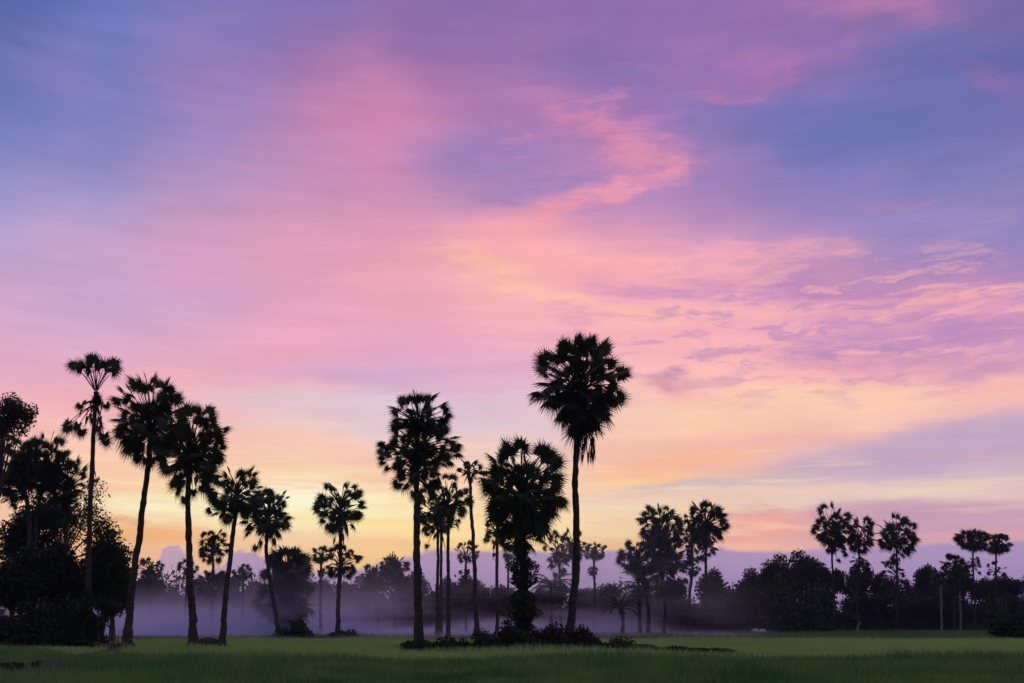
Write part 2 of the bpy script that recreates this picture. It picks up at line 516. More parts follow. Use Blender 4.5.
FARG = 'palmyra palms along the tree line'
far = [
    ('palm crown left of the tallest palm trunk above the mist', 561, 135, 555, [(560, 553, 15, 22, 28, 30), (562, 590, 8, 5, 12, 8)]),
    ('palm crown partly behind the tallest palm trunk', 574, 140, 545, [(573, 546, 13, 18, 20, 24)]),
    ('small palm with an umbrella crown and a ball of leaves below it', 594, 140, 552, [(594, 552, 12, 10, 8, 22), (593, 571, 6, 5, 8, 12)]),
    ('dense palm left of the tall pair, trunk hidden in foliage', 640, 125, 555, [(638, 558, 20, 18, 20, 36)]),
    ('broad palm with the widest crown of the group right of centre', 664, 122, 530, [(660, 528, 22, 24, 30, 46), (668, 560, 24, 22, 40, 46)]),
    ('thin palm between the broad one and the round crowned one', 689, 120, 540, [(692, 538, 12, 22, 30, 24), (694, 570, 8, 10, 14, 10)]),
    ('round crowned palm, right of the trio right of centre', 706, 122, 520, [(706, 523, 21, 22, 26, 46), (704, 545, 14, 8, 16, 14)]),
    ('palm with two level crown, left of the tall pair above the right tree line', 834, 175, 530, [(832, 528, 19, 24, 24, 44), (838, 545, 12, 8, 16, 14)]),
    ('palm with small tuft under its crown, right of the tall pair', 858, 178, 538, [(859, 537, 17, 20, 20, 36), (858, 563, 8, 7, 14, 12)]),
    ('round palm alone between the tall pair and the umbrella palms', 897, 176, 535, [(897, 537, 19, 22, 26, 44), (891, 575, 12, 14, 24, 20)]),
    ('umbrella crowned palm, left one of the two near the right edge', 975, 180, 542, [(973, 540, 16, 11, 12, 36), (976, 563, 8, 6, 14, 10)]),
    ('umbrella crowned palm, right one of the two near the right edge', 997, 182, 545, [(997, 544, 15, 11, 10, 32), (997, 570, 9, 10, 18, 12)]),
    ('dark palm rising above the forest below the umbrella palms', 955, 178, 562, [(955, 564, 15, 10, 16, 24)]),
    ('fan palm with thick ball crown behind the mound trunks', 212, 120, 545, [(213, 547, 15, 19, 22, 30), (212, 580, 18, 10, 24, 20)]),
    ('small palm crown just left of the second trunk on the mound', 186, 122, 568, [(187, 570, 10, 12, 14, 14)]),
    ('umbrella palm right of the leaning slim trunk', 243, 124, 572, [(243, 573, 11, 9, 8, 18)]),
    ('palm crown between the leaning palm and the first mound trunk', 150, 128, 568, [(149, 570, 14, 12, 14, 22)]),
    ('small palm with round ball under its crown, left of the lone mist palm', 321, 125, 556, [(321, 556, 11, 10, 8, 20), (321, 572, 6, 5, 6, 10)]),
    ('wide low palm with a bushy crown right of the leaning mist palm', 287, 115, 565, [(287, 568, 26, 20, 26, 46), (288, 600, 30, 20, 26, 40)]),
    ('squat palm crown right of the lone mist palm', 378, 140, 572, [(374, 575, 14, 12, 16, 22)]),
    ('low palm with fan crown above forest between lone palm and two part palm', 395, 145, 565, [(395, 566, 14, 10, 14, 22)]),
]
for i, (lab, bx, Y, top, tiers) in enumerate(far):
    tiers = [(a, b, c * 1.14, d * 1.1, e * 1.1, int(f * 1.55)) for a, b, c, d, e, f in tiers]
    palm(lab, (bx, Y), [(bx, 600), (tiers[0][0], 0.5 * (600 + top)), (tiers[0][0], top)], tiers, .28, .22, 100 + i, segs=16, group=FARG)

# palms inside the left thicket
THK = 'palms inside the left thicket'
palm('palm at the left edge of the thicket crowned in a dense dark ball', (28, 72), [(28, 600), (28, 520), (22, 475)],
     [(20, 468, 27, 36, 40, 100), (4, 490, 18, 14, 24, 26)], .28, .2, 41, segs=24, group=THK)
palm('palm in the thicket whose crown touches the tall thin palm', (66, 74), [(65, 600), (65, 540), (66, 490)],
     [(66, 480, 21, 28, 32, 74), (62, 505, 20, 10, 34, 40)], .26, .19, 42, segs=24, group=THK)
palm('palm in the thicket with trunk close beside its left neighbour', (34, 73), [(34, 600), (35, 530), (44, 475)],
     [(44, 464, 27, 32, 40, 100)], .26, .19, 43, segs=24, group=THK)


# coconut palms
def coconut(label, base, top, L, nf, seed):
    rng = np.random.default_rng(seed)
    B = foot(*base)
    root = empty('coconut_palm', B, label, 'palm tree', 'coconut palms in the mist')
    T = at(top[0], top[1], base[1]) - B
    S = Soup()
    S.tube(spline([[0, 0, -.1], T * .5 + [.2, 0, 0], T], 14), np.linspace(.26, .15, 14), 8)
    obj('trunk', mesh('coconut_trunk', *S.get(), M_BARK, True), root)
    S = Soup()
    for k in range(nf):
        az = k * 2.4 + rng.normal(0, .15)
        e0 = R(rng.uniform(15, 80)); e1 = e0 - R(rng.uniform(80, 130))
        p = T.copy(); pts = [p.copy()]
        n = 14
        for j in range(n):
            e = e0 + (e1 - e0) * (j / n) ** 1.2
            p = p + L / n * np.array([math.cos(az) * math.cos(e), math.sin(az) * math.cos(e), math.sin(e)])
            pts.append(p.copy())
        pts = np.array(pts)
        S.tube(pts, np.linspace(.05, .01, len(pts)), 4, False)
        side = np.array([-math.sin(az), math.cos(az), 0])
        fine = spline(pts, 44)[5:]
        tn = np.gradient(fine, axis=0); tn /= np.linalg.norm(tn, axis=1)[:, None]
        for sgn in (-1, 1):
            for q, (a, t) in enumerate(zip(fine, tn)):
                ll = L * .26 * math.sin(math.pi * min(1, .12 + .85 * q / len(fine))) * rng.uniform(.8, 1.1)
                d = sgn * side * .8 + t * .5 + np.array([0, 0, -.35 + rng.normal(0, .12)])
                d /= np.linalg.norm(d)
                w = t * .045
                S.add([a - w, a + w, a + d * ll], [[0, 1, 2]])
    obj('crown', mesh('coconut_crown', *S.get(), M_PALM), root)
    return root


coconut('coconut palm with drooping feathery fronds in the mist right of centre', (648, 118), (646, 592), 4.4, 22, 51)
coconut('coconut palm with upswept fronds between the ivy trunk and tallest palm', (549, 128), (551, 588), 3.8, 18, 52)
coconut('smaller coconut palm in mist, left of the drooping one', (622, 124), (621, 610), 3.2, 16, 53)

# ------------------------------------------------------------------ trees
VAR = [tree_meshes(200 + i, (0.5, 0.5, 0.42), 0.60, 9000, nl, 0.036, 0.022, M_TREE if i % 3 else M_TREE2, .5, rl)
       for i, (nl, rl) in enumerate([(9, (.3, .5)), (13, (.22, .42)), (8, (.34, .52)), (16, (.2, .36)), (11, (.26, .46)), (7, (.3, .56))])]
rnd = random.Random(7)
PROTO = {}


def forest_tree(px, ytop, wpx, Y, label, group):
    B = foot(px, Y)
    H = at(px, ytop, Y)[2] * 1.04
    W = wpx * Y / F
    v = rnd.randrange(len(VAR))
    sc = (W, W * .9, H)
    rot = rnd.uniform(0, 6.28)
    if v not in PROTO:
        PROTO[v] = tree('broadleaf_tree', label, 'tree', B, VAR[v], group, sc, rot)
        return PROTO[v]
    return copy_tree(PROTO[v], B, label, group, sc, rot)


RG = 'broad leaved trees of the right tree line'
CG = 'broad leaved trees in the mist'
for (px, yt, w, Y, lab, g) in [
    (712, 571, 42, 150, 'dome shaped tree under the round crowned palm right of centre', RG),
    (738, 590, 30, 178, 'low tree in the dip right of the dome shaped tree', RG),
    (757, 570, 44, 190, 'tree where the right tree line begins to rise', RG),
    (782, 557, 46, 192, 'tall tree above the pale trunk left of the two level palm', RG),
    (808, 553, 48, 196, 'tall tree just left of the two level crowned palm', RG),
    (836, 560, 46, 192, 'tree filling the space under the tall palm pair', RG),
    (868, 561, 46, 198, 'tree between the tall palm pair and the round palm', RG),
    (893, 572, 34, 192, 'tree below the round lone palm', RG),
    (915, 580, 36, 200, 'lowest tree of the right tree line, right of the round palm', RG),
    (934, 560, 36, 194, 'tree with a high left shoulder before the umbrella palms', RG),
    (962, 563, 44, 190, 'tree directly behind the left umbrella palm trunk', RG),
    (988, 574, 40, 196, 'tree between and below the two umbrella palms', RG),
    (1012, 572, 40, 192, 'tree at the right edge beyond the umbrella palms', RG),
    (1045, 570, 46, 195, 'tree just past the right end of the tree line', RG),
    (770, 585, 50, 182, 'front tree with low crown above the two pale boulders', RG),
    (820, 585, 56, 184, 'front tree with low crown below the two level palm', RG),
    (872, 590, 56, 185, 'front tree with low crown behind the leaning pale stump', RG),
    (925, 595, 50, 184, 'front tree with low crown beside the slim pale trunk', RG),
    (1005, 596, 60, 186, 'front tree with low crown behind the right edge bush', RG),
    (612, 580, 30, 150, 'round tree in mist right of the small umbrella palm', CG),
    (640, 585, 40, 152, 'tree in mist behind the drooping coconut palm', CG),
    (672, 575, 46, 150, 'tree in mist below the widest palm crown', CG),
    (585, 585, 46, 158, 'low tree in mist just right of the tallest palm trunk', CG),
    (548, 582, 46, 160, 'low tree in mist between ivy trunk and tallest palm', CG),
    (505, 582, 46, 162, 'low tree in mist left of the ivy covered trunk', CG),
    (472, 578, 48, 160, 'low tree in mist behind the slender sparse palm', CG),
    (446, 578, 48, 158, 'low tree in mist behind the trio of thin trunks', CG),
    (412, 568, 46, 150, 'taller tree in mist just left of the two part palm', CG),
    (392, 556, 30, 148, 'tallest tree in mist between lone palm and two part palm', CG),
    (366, 572, 34, 150, 'tree in mist right of the lone palm', CG),
    (345, 578, 40, 152, 'tree in mist behind the lone palm trunk', CG),
    (318, 582, 38, 155, 'tree in mist behind the small palm with ball crown', CG),
    (290, 566, 62, 135, 'tree in mist under the wide low bushy palm', CG),
    (254, 584, 44, 140, 'low tree in mist between slim trunk and leaning palm', CG),
    (222, 572, 52, 132, 'tree in mist behind the slim leaning trunk', CG),
    (196, 580, 44, 134, 'tree in mist behind the second trunk on the mound', CG),
    (168, 588, 40, 140, 'low tree in mist left of the trunks on the mound', CG),
    (140, 574, 50, 138, 'tree in mist behind the large leaning palm trunk', CG),
    (116, 568, 46, 138, 'tree in mist between the thicket and the large leaning palm', CG),
]:
    forest_tree(px, yt, w, Y, lab, g)


def near_tree(name, label, px, Y, ytop, ybot, wpx, n, leaf, seed, mat=M_TREE, shell=.5, rl=(.26, .46), nl=14, stems=1, tr=.2, group=None, cat='tree'):
    B = foot(px, Y)
    mpp = Y / F
    zt, zb = at(px, ytop, Y)[2], max(.1, at(px, ybot, Y)[2])
    ms = tree_meshes(seed, (wpx * .5 * mpp, wpx * .42 * mpp, (zt - zb) * .5), (zt + zb) * .5, n, nl, leaf, tr, mat, shell, rl, 8, stems)
    return tree(name, label, cat, B, ms, group)


TG = 'leafy trees of the left thicket'
near_tree('broadleaf_tree', 'tall feathery tree cut off by the left edge above the palms', -22, 66, 380, 480, 84, 8500, .16, 301, M_TREE, .8, (.14, .3), 30, group=TG)
near_tree('broadleaf_tree', 'thin airy tree letting the glow through below the thicket palms', 45, 78, 465, 600, 140, 12000, .17, 302, M_TREE2, .85, (.16, .34), 22, group=TG)
near_tree('broadleaf_tree', 'rounded dense tree around the foot of the tall thin palm', 99, 67, 516, 640, 58, 14000, .2, 303, M_TREE, .55, (.3, .5), 26, group=TG)
near_tree('broadleaf_tree', 'dark low tree at left edge filling the thicket bottom', 8, 66, 540, 642, 80, 11000, .23, 304, M_TREE, .5, (.28, .5), 16, group=TG)
near_tree('broadleaf_tree', 'dark low tree in the middle of the thicket below the twin trunks', 48, 68, 545, 642, 76, 11000, .23, 305, M_TREE, .5, (.28, .5), 16, group=TG)
near_tree('broadleaf_tree', 'dark low tree tucked behind the rounded dense tree', 76, 76, 555, 636, 60, 8000, .23, 306, M_TREE, .5, (.28, .5), 14, group=TG)
near_tree('small_tree', 'small forked tree with a spreading crown beside the large leaning trunk', 101, 62, 594, 624, 36, 1800, .16, 307, M_TREE, .6, (.26, .42), 10, 2, .09, group=TG)
near_tree('broadleaf_tree', 'leafy tree rising behind the thicket palms at the left edge', 18, 76, 490, 640, 80, 11000, .22, 310, M_TREE, .6, (.24, .42), 20, group=TG)
near_tree('broadleaf_tree', 'lower leafy tree with a lopsided crown right of the tall thin palm foot', 112, 70, 556, 640, 34, 5000, .18, 309, M_TREE, .6, (.3, .5), 14, group=TG)
near_tree('broadleaf_tree', 'tree out past the left edge behind the feathery tree', -60, 72, 480, 636, 110, 9000, .25, 308, M_TREE, .5, (.26, .46), 16, group=TG)


# ------------------------------------------------------------------ shrubs and undergrowth
def bush(name, label, px, Y, hpx, wpx, n, leaf, seed, group=None, mat=M_SCRUB):
    rng = np.random.default_rng(seed)
    B = foot(px, Y)
    mpp = Y / F
    ext = (wpx * .5 * mpp, min(2.2, wpx * .4 * mpp), hpx * mpp)
    P, cen = lobes_points(rng, n, 12, ext, (0, 0, 0.0), .5, (.25, .45))
    P[:, 2] = np.abs(P[:, 2])
    V, T = leaf_quads(rng, P, leaf)
    r = empty(name, B, label, 'bush', group)
    obj('foliage', mesh('bush_foliage', V, T, mat), r)
    S = Soup()
    for k in range(7):
        c = cen[k % len(cen)] * [1, 1, .9]
        S.tube(spline([[c[0] * .2, c[1] * .2, -.1], [c[0] * .5, c[1] * .5, abs(c[2]) * .5], [c[0], c[1], abs(c[2])]], 6), np.linspace(.04, .01, 6), 4)
    obj('stem', mesh('bush_stem', *S.get(), M_WOOD), r)
    return r


BG = 'low scrub along the earth bank'
for i, (px, Y, h, w, n, lab) in enumerate([
    (427, 55, 9, 40, 1500, 'low scrub at the foot of the two part palm'),
    (458, 54.5, 10, 34, 1400, 'low scrub between two part palm and ivy covered palm'),
    (484, 54.5, 15, 34, 1800, 'taller scrub just left of the ivy covered palm'),
    (505, 55, 22, 30, 2200, 'shrub hugging the left side of the ivy covered trunk'),
    (543, 55.5, 24, 46, 3200, 'big shrub right of the ivy covered trunk'),
    (524, 54.2, 16, 50, 2400, 'wide shrub in front of the ivy covered trunk'),
    (578, 56, 15, 36, 1900, 'shrub at the foot of the tallest palm'),
    (612, 52, 9, 42, 1500, 'long low scrub right of the tallest palm'),
    (637, 51, 6.5, 32, 1100, 'low scrub midway along the bare end of the bank'),
    (664, 50, 6, 36, 1000, 'thin scrub near the right end of the bank'),
    (704, 49, 7, 56, 1500, 'last scrub clump at the right end of the bank'),
    (684, 49.6, 4.5, 30, 900, 'sparse low scrub between the last two clumps of the bank'),
    (596, 53.5, 12, 26, 1400, 'scrub just right of the tallest palm foot'),
    (441, 54.8, 8, 22, 1000, 'scrub filling the gap right of the two part palm'),
]):
    bush('scrub_bush', lab, px, Y, h * 1.6, w * 1.55, int(n * 2.8), .14, 400 + i, BG)
WG = 'weeds at the palm feet'
bush('weed_clump', 'weeds around the flared foot of the large leaning palm', 124, 60.5, 7, 34, 1600, .12, 440, WG)
bush('weed_clump', 'weeds on the left side of the earth mound', 192, 60, 6, 26, 1300, .12, 441, WG)
bush('weed_clump', 'weeds on the right side of the earth mound', 222, 60, 6, 22, 1200, .12, 442, WG)
bush('mist_bush', 'round bush in mist right of the leaning mist palm foot', 296, 100, 17, 48, 1500, .3, 421, 'bushes in the mist')
bush('mist_bush', 'small bush in mist at the foot of the lone palm', 345, 104, 8, 34, 700, .3, 422, 'bushes in the mist')
bush('mist_bush', 'little dark bush under the round crowned palm', 708, 118, 6, 14, 400, .25, 423, 'bushes in the mist')
bush('mist_bush', 'pale round bush at forest foot right of the little dark bush', 722, 150, 20, 17, 900, .3, 424, 'bushes in the mist')
bush('edge_bush', 'big dark bush at the right edge of the bright field', 1016, 88, 50, 66, 9000, .22, 425)
bush('thicket_bush', 'bush closing the thicket foot at the left edge', 10, 63, 62, 80, 12000, .2, 426, 'bushes at the thicket foot')
bush('thicket_bush', 'bush closing the thicket foot below the twin trunks', 50, 63.5, 66, 70, 12000, .2, 427, 'bushes at the thicket foot')
bush('thicket_bush', 'bush closing the thicket foot under the tall thin palm', 84, 63, 60, 44, 9000, .2, 428, 'bushes at the thicket foot')
bush('thicket_bush', 'small bush beside the heap of cut branches', 100, 61, 16, 24, 1200, .16, 429, 'bushes at the thicket foot')
bush('field_shrub', 'dark clump of weeds in the lower left corner', 4, 32.5, 13, 50, 9000, .06, 430)
bush('field_shrub', 'smaller weed clump on the left path edge', 32, 36, 7, 22, 3500, .06, 431)
bush('field_shrub', 'small dark tuft standing in the far bright field left of the stump', 849, 165, 6, 8, 250, .25, 432)
bush('field_shrub', 'small dark tuft standing in the far bright field right of the stump', 891, 150, 3.5, 14, 300, .2, 433)
bush('field_shrub', 'dark grassy clump at the forest foot under the two level palm', 826, 172, 8, 24, 600, .25, 434)


def mass(name, kind_label, rows, leaf, mat, seed):
    """many small crowns side by side: (x0, x1, y0, y1, crowns, leaves each, height range, half width range)"""
    rng = np.random.default_rng(seed)
    Ps = []
    for (x0, x1, Y0, Y1, k, n, hr, wr) in rows:
        for q in range(k):
            h = rng.uniform(*hr) * (1 + .25 * math.sin(q * .37))
            w = rng.uniform(*wr)
            P, _ = lobes_points(rng, n, 9, (w, w, h), (0, 0, 0), .42, (.34, .56))
            P[:, 2] = np.abs(P[:, 2])
            P[:, :2] += [rng.uniform(x0, x1), rng.uniform(Y0, Y1)]
            Ps.append(P[P[:, 2] > 0.05])
    V, T = leaf_quads(rng, np.concatenate(Ps), leaf)
    return tag(obj(name, mesh(name, V, T, mat)), kind_label, 'undergrowth', None, 'stuff')


mass('undergrowth', 'dark undergrowth along the foot of the right tree line', [(36, 130, 186, 200, 100, 2600, (4, 8.5), (3, 5)), (30, 130, 180, 186, 60, 700, (1.2, 2.6), (1.5, 3))], .5, M_TREE, 501)
mass('undergrowth', 'misty undergrowth filling the middle of the tree line', [(-85, 45, 152, 172, 110, 3000, (4, 8), (3, 5.5))], .5, M_TREE, 502)
mass('far_woods', 'far off woods seen as one low mass between the trunks', [(-330, 330, 245, 275, 230, 2000, (5, 10), (5, 9))], 1.1, M_TREE, 503)


# mound, stump, boulders, branch heap
def blob(name, label, cat, loc, ext, mat, seed, rough=.25, group=None):
    rng = np.random.default_rng(seed)
    nu, nv = 22, 10
    V = []
    ph = rng.uniform(0, 6.28, 6)
    for j in range(nv + 1):
        e = math.pi / 2 * (1 - j / nv * 1.15)
        for i in range(nu):
            a = 2 * math.pi * i / nu
            r = 1 + rough * (.5 * math.sin(2 * a + ph[0]) + .35 * math.sin(3 * a + ph[1] + e * 3) + .3 * math.sin(5 * a + ph[2] - e * 4)) * math.cos(e) + rng.normal(0, .02)
            V.append([math.cos(a) * math.cos(e) * r * ext[0], math.sin(a) * math.cos(e) * r * ext[1], math.sin(e) * ext[2] * (1 + .12 * math.sin(2 * a + ph[3]) * math.cos(e))])
    T = []
    for j in range(nv):
        for i in range(nu):
            p, q = j * nu + i, j * nu + (i + 1) % nu
            T += [[p, p + nu, q + nu], [p, q + nu, q]]
    o = obj(name, mesh(name, V, T, mat, True), None, loc)
    return tag(o, label, cat, group)


blob('earth_mound', 'dark rounded earth mound between the two leaning trunks', 'mound', foot(208, 61), (1.05, .9, .62), M_EARTH, 601)
blob('pale_boulder', 'pale boulder at the forest foot, left one of the small pair', 'boulder', foot(755.5, 150) + [0, 0, .1], (.55, .5, .48), M_STONE, 602, .2, 'pale boulders')
blob('pale_boulder', 'pale boulder at the forest foot, right one of the small pair', 'boulder', foot(763, 150) + [0, 0, .1], (.5, .5, .42), M_STONE, 603, .2, 'pale boulders')

S = Soup()
rng = np.random.default_rng(9)
S.tube([[0, 0, -.1], [.25, 0, .6], [.55, .05, 1.25], [.72, .05, 1.55]], [.17, .14, .11, .05], 8, True, .06, rng)
S.tube([[.25, 0, .6], [.1, .1, .9]], [.06, .03], 6)
tag(obj('tree_stump', mesh('tree_stump', *S.get(), M_PALEBARK, True), None, foot(857, 172)), 'pale broken stump leaning right at the forest foot', 'stump')

heap = empty('branch_heap', foot(111, 60), 'heap of cut branches with upright sticks left of the leaning trunk', 'brushwood')
S = Soup()
for k in range(60):
    a = rng.uniform(0, 6.28); p = np.array([rng.normal(0, .4), rng.normal(0, .25), rng.uniform(.02, .3)])
    d = np.array([math.cos(a), math.sin(a) * .6, rng.uniform(-.05, .35)]) * rng.uniform(.4, .9)
    S.tube([p - d * .5, p + [0, 0, .05], p + d * .5], [.025, .03, .012], 5)
obj('cut_branches', mesh('cut_branches', *S.get(), M_HUSK), heap)
for x in (-.15, .05, .3, .55):
    S = Soup()
    S.tube([[x, 0, 0], [x + .02, 0, .55], [x + rng.normal(0, .05), 0, rng.uniform(.8, 1.15)]], [.03, .025, .015], 5)
    obj('upright_stick', mesh('upright_stick', *S.get(), M_HUSK), heap)

# pale slim trunks in the tree line
SG = 'slim pale trunked trees in the right tree line'
for i, (px, yt, Y, lab) in enumerate([(782, 580, 180, 'slim pale trunk standing out of the forest right of the boulders'),
                                      (942, 577, 178, 'slim pale trunk below the dark palm, left of a twin'),
                                      (961, 580, 180, 'slim pale trunk below the left umbrella palm')]):
    palm(lab, (px, Y), [(px - 1, 605), (px - 1, yt)], [(px - 1, yt, 13, 8, 14, 18)], .3, .22, 140 + i, segs=14, group=SG, flare=.3, trunk_mat=M_PALEBARK)

# ------------------------------------------------------------------ ground, fields, path
def sheet(name, pts, z, mat):
    n = len(pts) // 2
    V = [[p[0], p[1], z] for p in pts]
    me = bpy.data.meshes.new(name)
    me.from_pydata(V, [], [list(range(len(V)))])
    me.materials.append(mat)
    return tag(obj(name, me), kind='structure')


G = 1500.0
nx = 60
me = bpy.data.meshes.new('ground')
xs = np.linspace(-G, G, nx + 1)
me.from_pydata([[x, y, 0.0] for y in xs for x in xs], [], [[j * (nx + 1) + i, j * (nx + 1) + i + 1, (j + 1) * (nx + 1) + i + 1, (j + 1) * (nx + 1) + i] for j in range(nx) for i in range(nx)])
me.materials.append(M_GROUND)
tag(obj('ground', me), 'flat dark green ground', None, None, 'structure')

field_edge = lambda x: 42.0 + 1.5 * np.sin(x * .06) + .8 * np.sin(x * .23 + 1) + .5 * np.sin(x * .71) + np.where(x < -12, np.clip((-10 - x) * .8, 0, 16), 0)
xs = np.linspace(-90, 110, 80)
sheet('field', [(x, float(field_edge(np.array(x)))) for x in xs] + [(110, 89), (60, 86), (20, 90), (-20, 86), (-50, 90), (-90, 87)], .004, M_PADDY)

pl = [at(px, py, depth_of(py))[:2] for px, py in [(122, 649), (104, 652.5), (82, 656), (62, 662), (44, 670), (20, 684)]]
pl = spline(np.array([[p[0], p[1], 0] for p in pl]), 30)[:, :2]
tn = np.gradient(pl, axis=0); tn /= np.linalg.norm(tn, axis=1)[:, None]
nm = np.stack([-tn[:, 1], tn[:, 0]], 1)
sheet('path', [tuple(p) for p in pl + nm * .7] + [tuple(p) for p in (pl - nm * .7)[::-1]], .008, M_PATH)


# earth bank the palms stand on: a low ridge mesh
xs = np.linspace(at(398, 640, 55)[0], at(742, 655, 49)[0], 70)
cy_ = np.interp(xs, [xs[0], xs[-1]], [55.8, 49.5])
hh = .34 * np.clip(np.minimum(xs - xs[0], xs[-1] - xs) / 2, 0, 1) * (1 + .25 * np.sin(xs * 1.3) + .15 * np.sin(xs * 3.1))
prof = [(-1.6, -.05), (-.8, .6), (0, 1), (.8, .6), (1.8, -.05)]
V = [[x, c + dy, h * k + (.006 if k > 0 else -.03)] for x, c, h in zip(xs, cy_, hh) for dy, k in prof]
q = len(prof)
T = [[i * q + j, (i + 1) * q + j, (i + 1) * q + j + 1, i * q + j + 1] for i in range(len(xs) - 1) for j in range(q - 1)]
tag(obj('earth_bank', mesh('earth_bank', V, T, M_BANK, True)), 'low earth bank between the paddies', None, None, 'structure')


def grass(name, label, n, y0, y1, side, h, w, mat, seed, keep=None, power=1.0):
    rng = np.random.default_rng(seed)
    y = y0 + (y1 - y0) * rng.uniform(0, 1, n) ** power
    hw = y * .56 + side
    x = rng.uniform(-1, 1, n) * hw
    ok = np.ones(n, bool)
    if keep is not None: ok = keep(x, y)
    d2 = ((x[:, None] - pl[None, :, 0]) ** 2 + (y[:, None] - pl[None, :, 1]) ** 2).min(1)
    ok &= d2 > rng.uniform(0, 1.1, n)
    x, y = x[ok], y[ok]
    n = len(x)
    patch = 1 + .3 * np.sin(x * .13 + 2 * np.sin(y * .09)) * np.sin(y * .21 + .3 * x) + .22 * np.sin(x * .5 + 1.1 * np.sin(y * .4)) + .18 * np.sin(x * 1.7 + y * 1.1)
    hh = h * patch * rng.uniform(.55, 1.2, n)
    a = rng.uniform(0, 6.28, n); l = rng.normal(0, .28, (n, 2)) * hh[:, None]
    ww = w * rng.uniform(.6, 1.4, n)
    b = np.stack([x, y, 0 * x], 1)
    s = np.stack([np.cos(a) * ww, np.sin(a) * ww, 0 * a], 1)
    mid = b + np.stack([l[:, 0] * .3, l[:, 1] * .3, hh * .55], 1)
    tip = b + np.stack([l[:, 0], l[:, 1], hh], 1)
    V = np.stack([b - s * .6, b + s * .6, mid - s * .5, mid + s * .5, tip], 1).reshape(-1, 3)
    i = np.arange(n)[:, None] * 5
    T = np.vstack([i + np.array([[0, 1, 3]]), i + np.array([[0, 3, 2]]), i + np.array([[2, 3, 4]])])
    return tag(obj(name, mesh(name, V, T, mat)), label, 'grass', None, 'stuff')


grass('grass', 'deep green grass of the near field', 190000, 19, 62, 6, .34, .016, M_GRASSD, 701, lambda x, y: y < field_edge(x), 1.15)
grass('rice_plants', 'pale green rice of the paddy beyond the bank', 130000, 40, 92, 4, .3, .026, M_GRASSL, 702, lambda x, y: (y > field_edge(x)) & (y < 88 + 2 * np.sin(x * .15)), 1.0)
grass('rice_plants', 'darker green grass of the farthest paddy', 60000, 86, 184, 4, .3, .05, M_GRASSF, 703)

grass('weed_tufts', 'taller seeding weeds scattered through the near field', 9000, 20, 44, 6, .55, .02, M_GRASSW, 704, lambda x, y: (y < field_edge(x)) & (np.sin(x * .9 + 1.3 * np.sin(y * .5)) + np.sin(y * 1.1 + .4 * x) > .6), 1.1)

# ------------------------------------------------------------------ mist and haze
def box(name, lo, hi, mat, label):
    V = [[x, y, z] for z in (lo[2], hi[2]) for y in (lo[1], hi[1]) for x in (lo[0], hi[0])]
    Q = [[0, 2, 3, 1], [4, 5, 7, 6], [0, 1, 5, 4], [2, 6, 7, 3], [0, 4, 6, 2], [1, 3, 7, 5]]
    return tag(obj(name, mesh(name, V, Q, mat)), label, 'haze', None, 'stuff')


m, N, out = base_mat('haze_air')
v = N.new('ShaderNodeVolumePrincipled')
v.inputs['Color'].default_value = (.52, .54, .95, 1)
v.inputs['Density'].default_value = 0.00018
v.inputs['Anisotropy'].default_value = 0.2
N.link(v.outputs[0], out.inputs['Volume'])
box('haze', (-1600, -1600, -1.0), (1600, 1600, 36), m, 'thin dusk haze filling the air over the fields')

m, N, out = base_mat('mist_air')
v = N.new('ShaderNodeVolumePrincipled')
v.inputs['Color'].default_value = (.74, .77, 1.0, 1)
v.inputs['Anisotropy'].default_value = 0.72
geo = N.new('ShaderNodeTexCoord')
pos = geo.outputs['Object']
sx = N.new('ShaderNodeSeparateXYZ'); N.link(pos, sx.inputs[0])
X, Yv, Z = sx.outputs
nz = N.noise(N.mapping(pos, scale=(.03, .02, .16)), 1.0, 4, .6)
thick = N.smooth(X, -75, -45, .3, 1.0)
thick = N.math('MULTIPLY', thick, N.smooth(X, 14, 28, 1.0, 0.0))
left = N.smooth(X, -28, -4, 1.0, .2)
hl = N.smooth(X, -25, 12, 1.5, 3.4)        # the layer is taller to the right, smoke-like
fall = N.math('POWER', 2.718, N.math('MULTIPLY', -1.0, N.math('DIVIDE', Z, hl)))
ymask = N.math('MULTIPLY', N.smooth(Yv, 94, 106), N.smooth(Yv, 178, 200, 1, 0))
top = N.smooth(Z, 9, 14.5, 1, 0)
low = N.math('MULTIPLY', N.math('POWER', 2.718, N.math('DIVIDE', Z, -.6)), N.smooth(X, -26, 8, 2.6, .9))
fall = N.math('ADD', N.math('MULTIPLY', fall, left), low)
dens = N.math('MULTIPLY', thick, N.math('MULTIPLY', fall, ymask))
dens = N.math('MULTIPLY', dens, top)
dens = N.math('MULTIPLY', dens, N.smooth(nz, .42, .6, .04, 2.3))
N.link(N.math('MULTIPLY', dens, 0.14), v.inputs['Density'])
N.link(v.outputs[0], out.inputs['Volume'])
box('mist', (-80, 92, .02), (40, 202, 15), m, 'low violet mist lying over the far paddies')

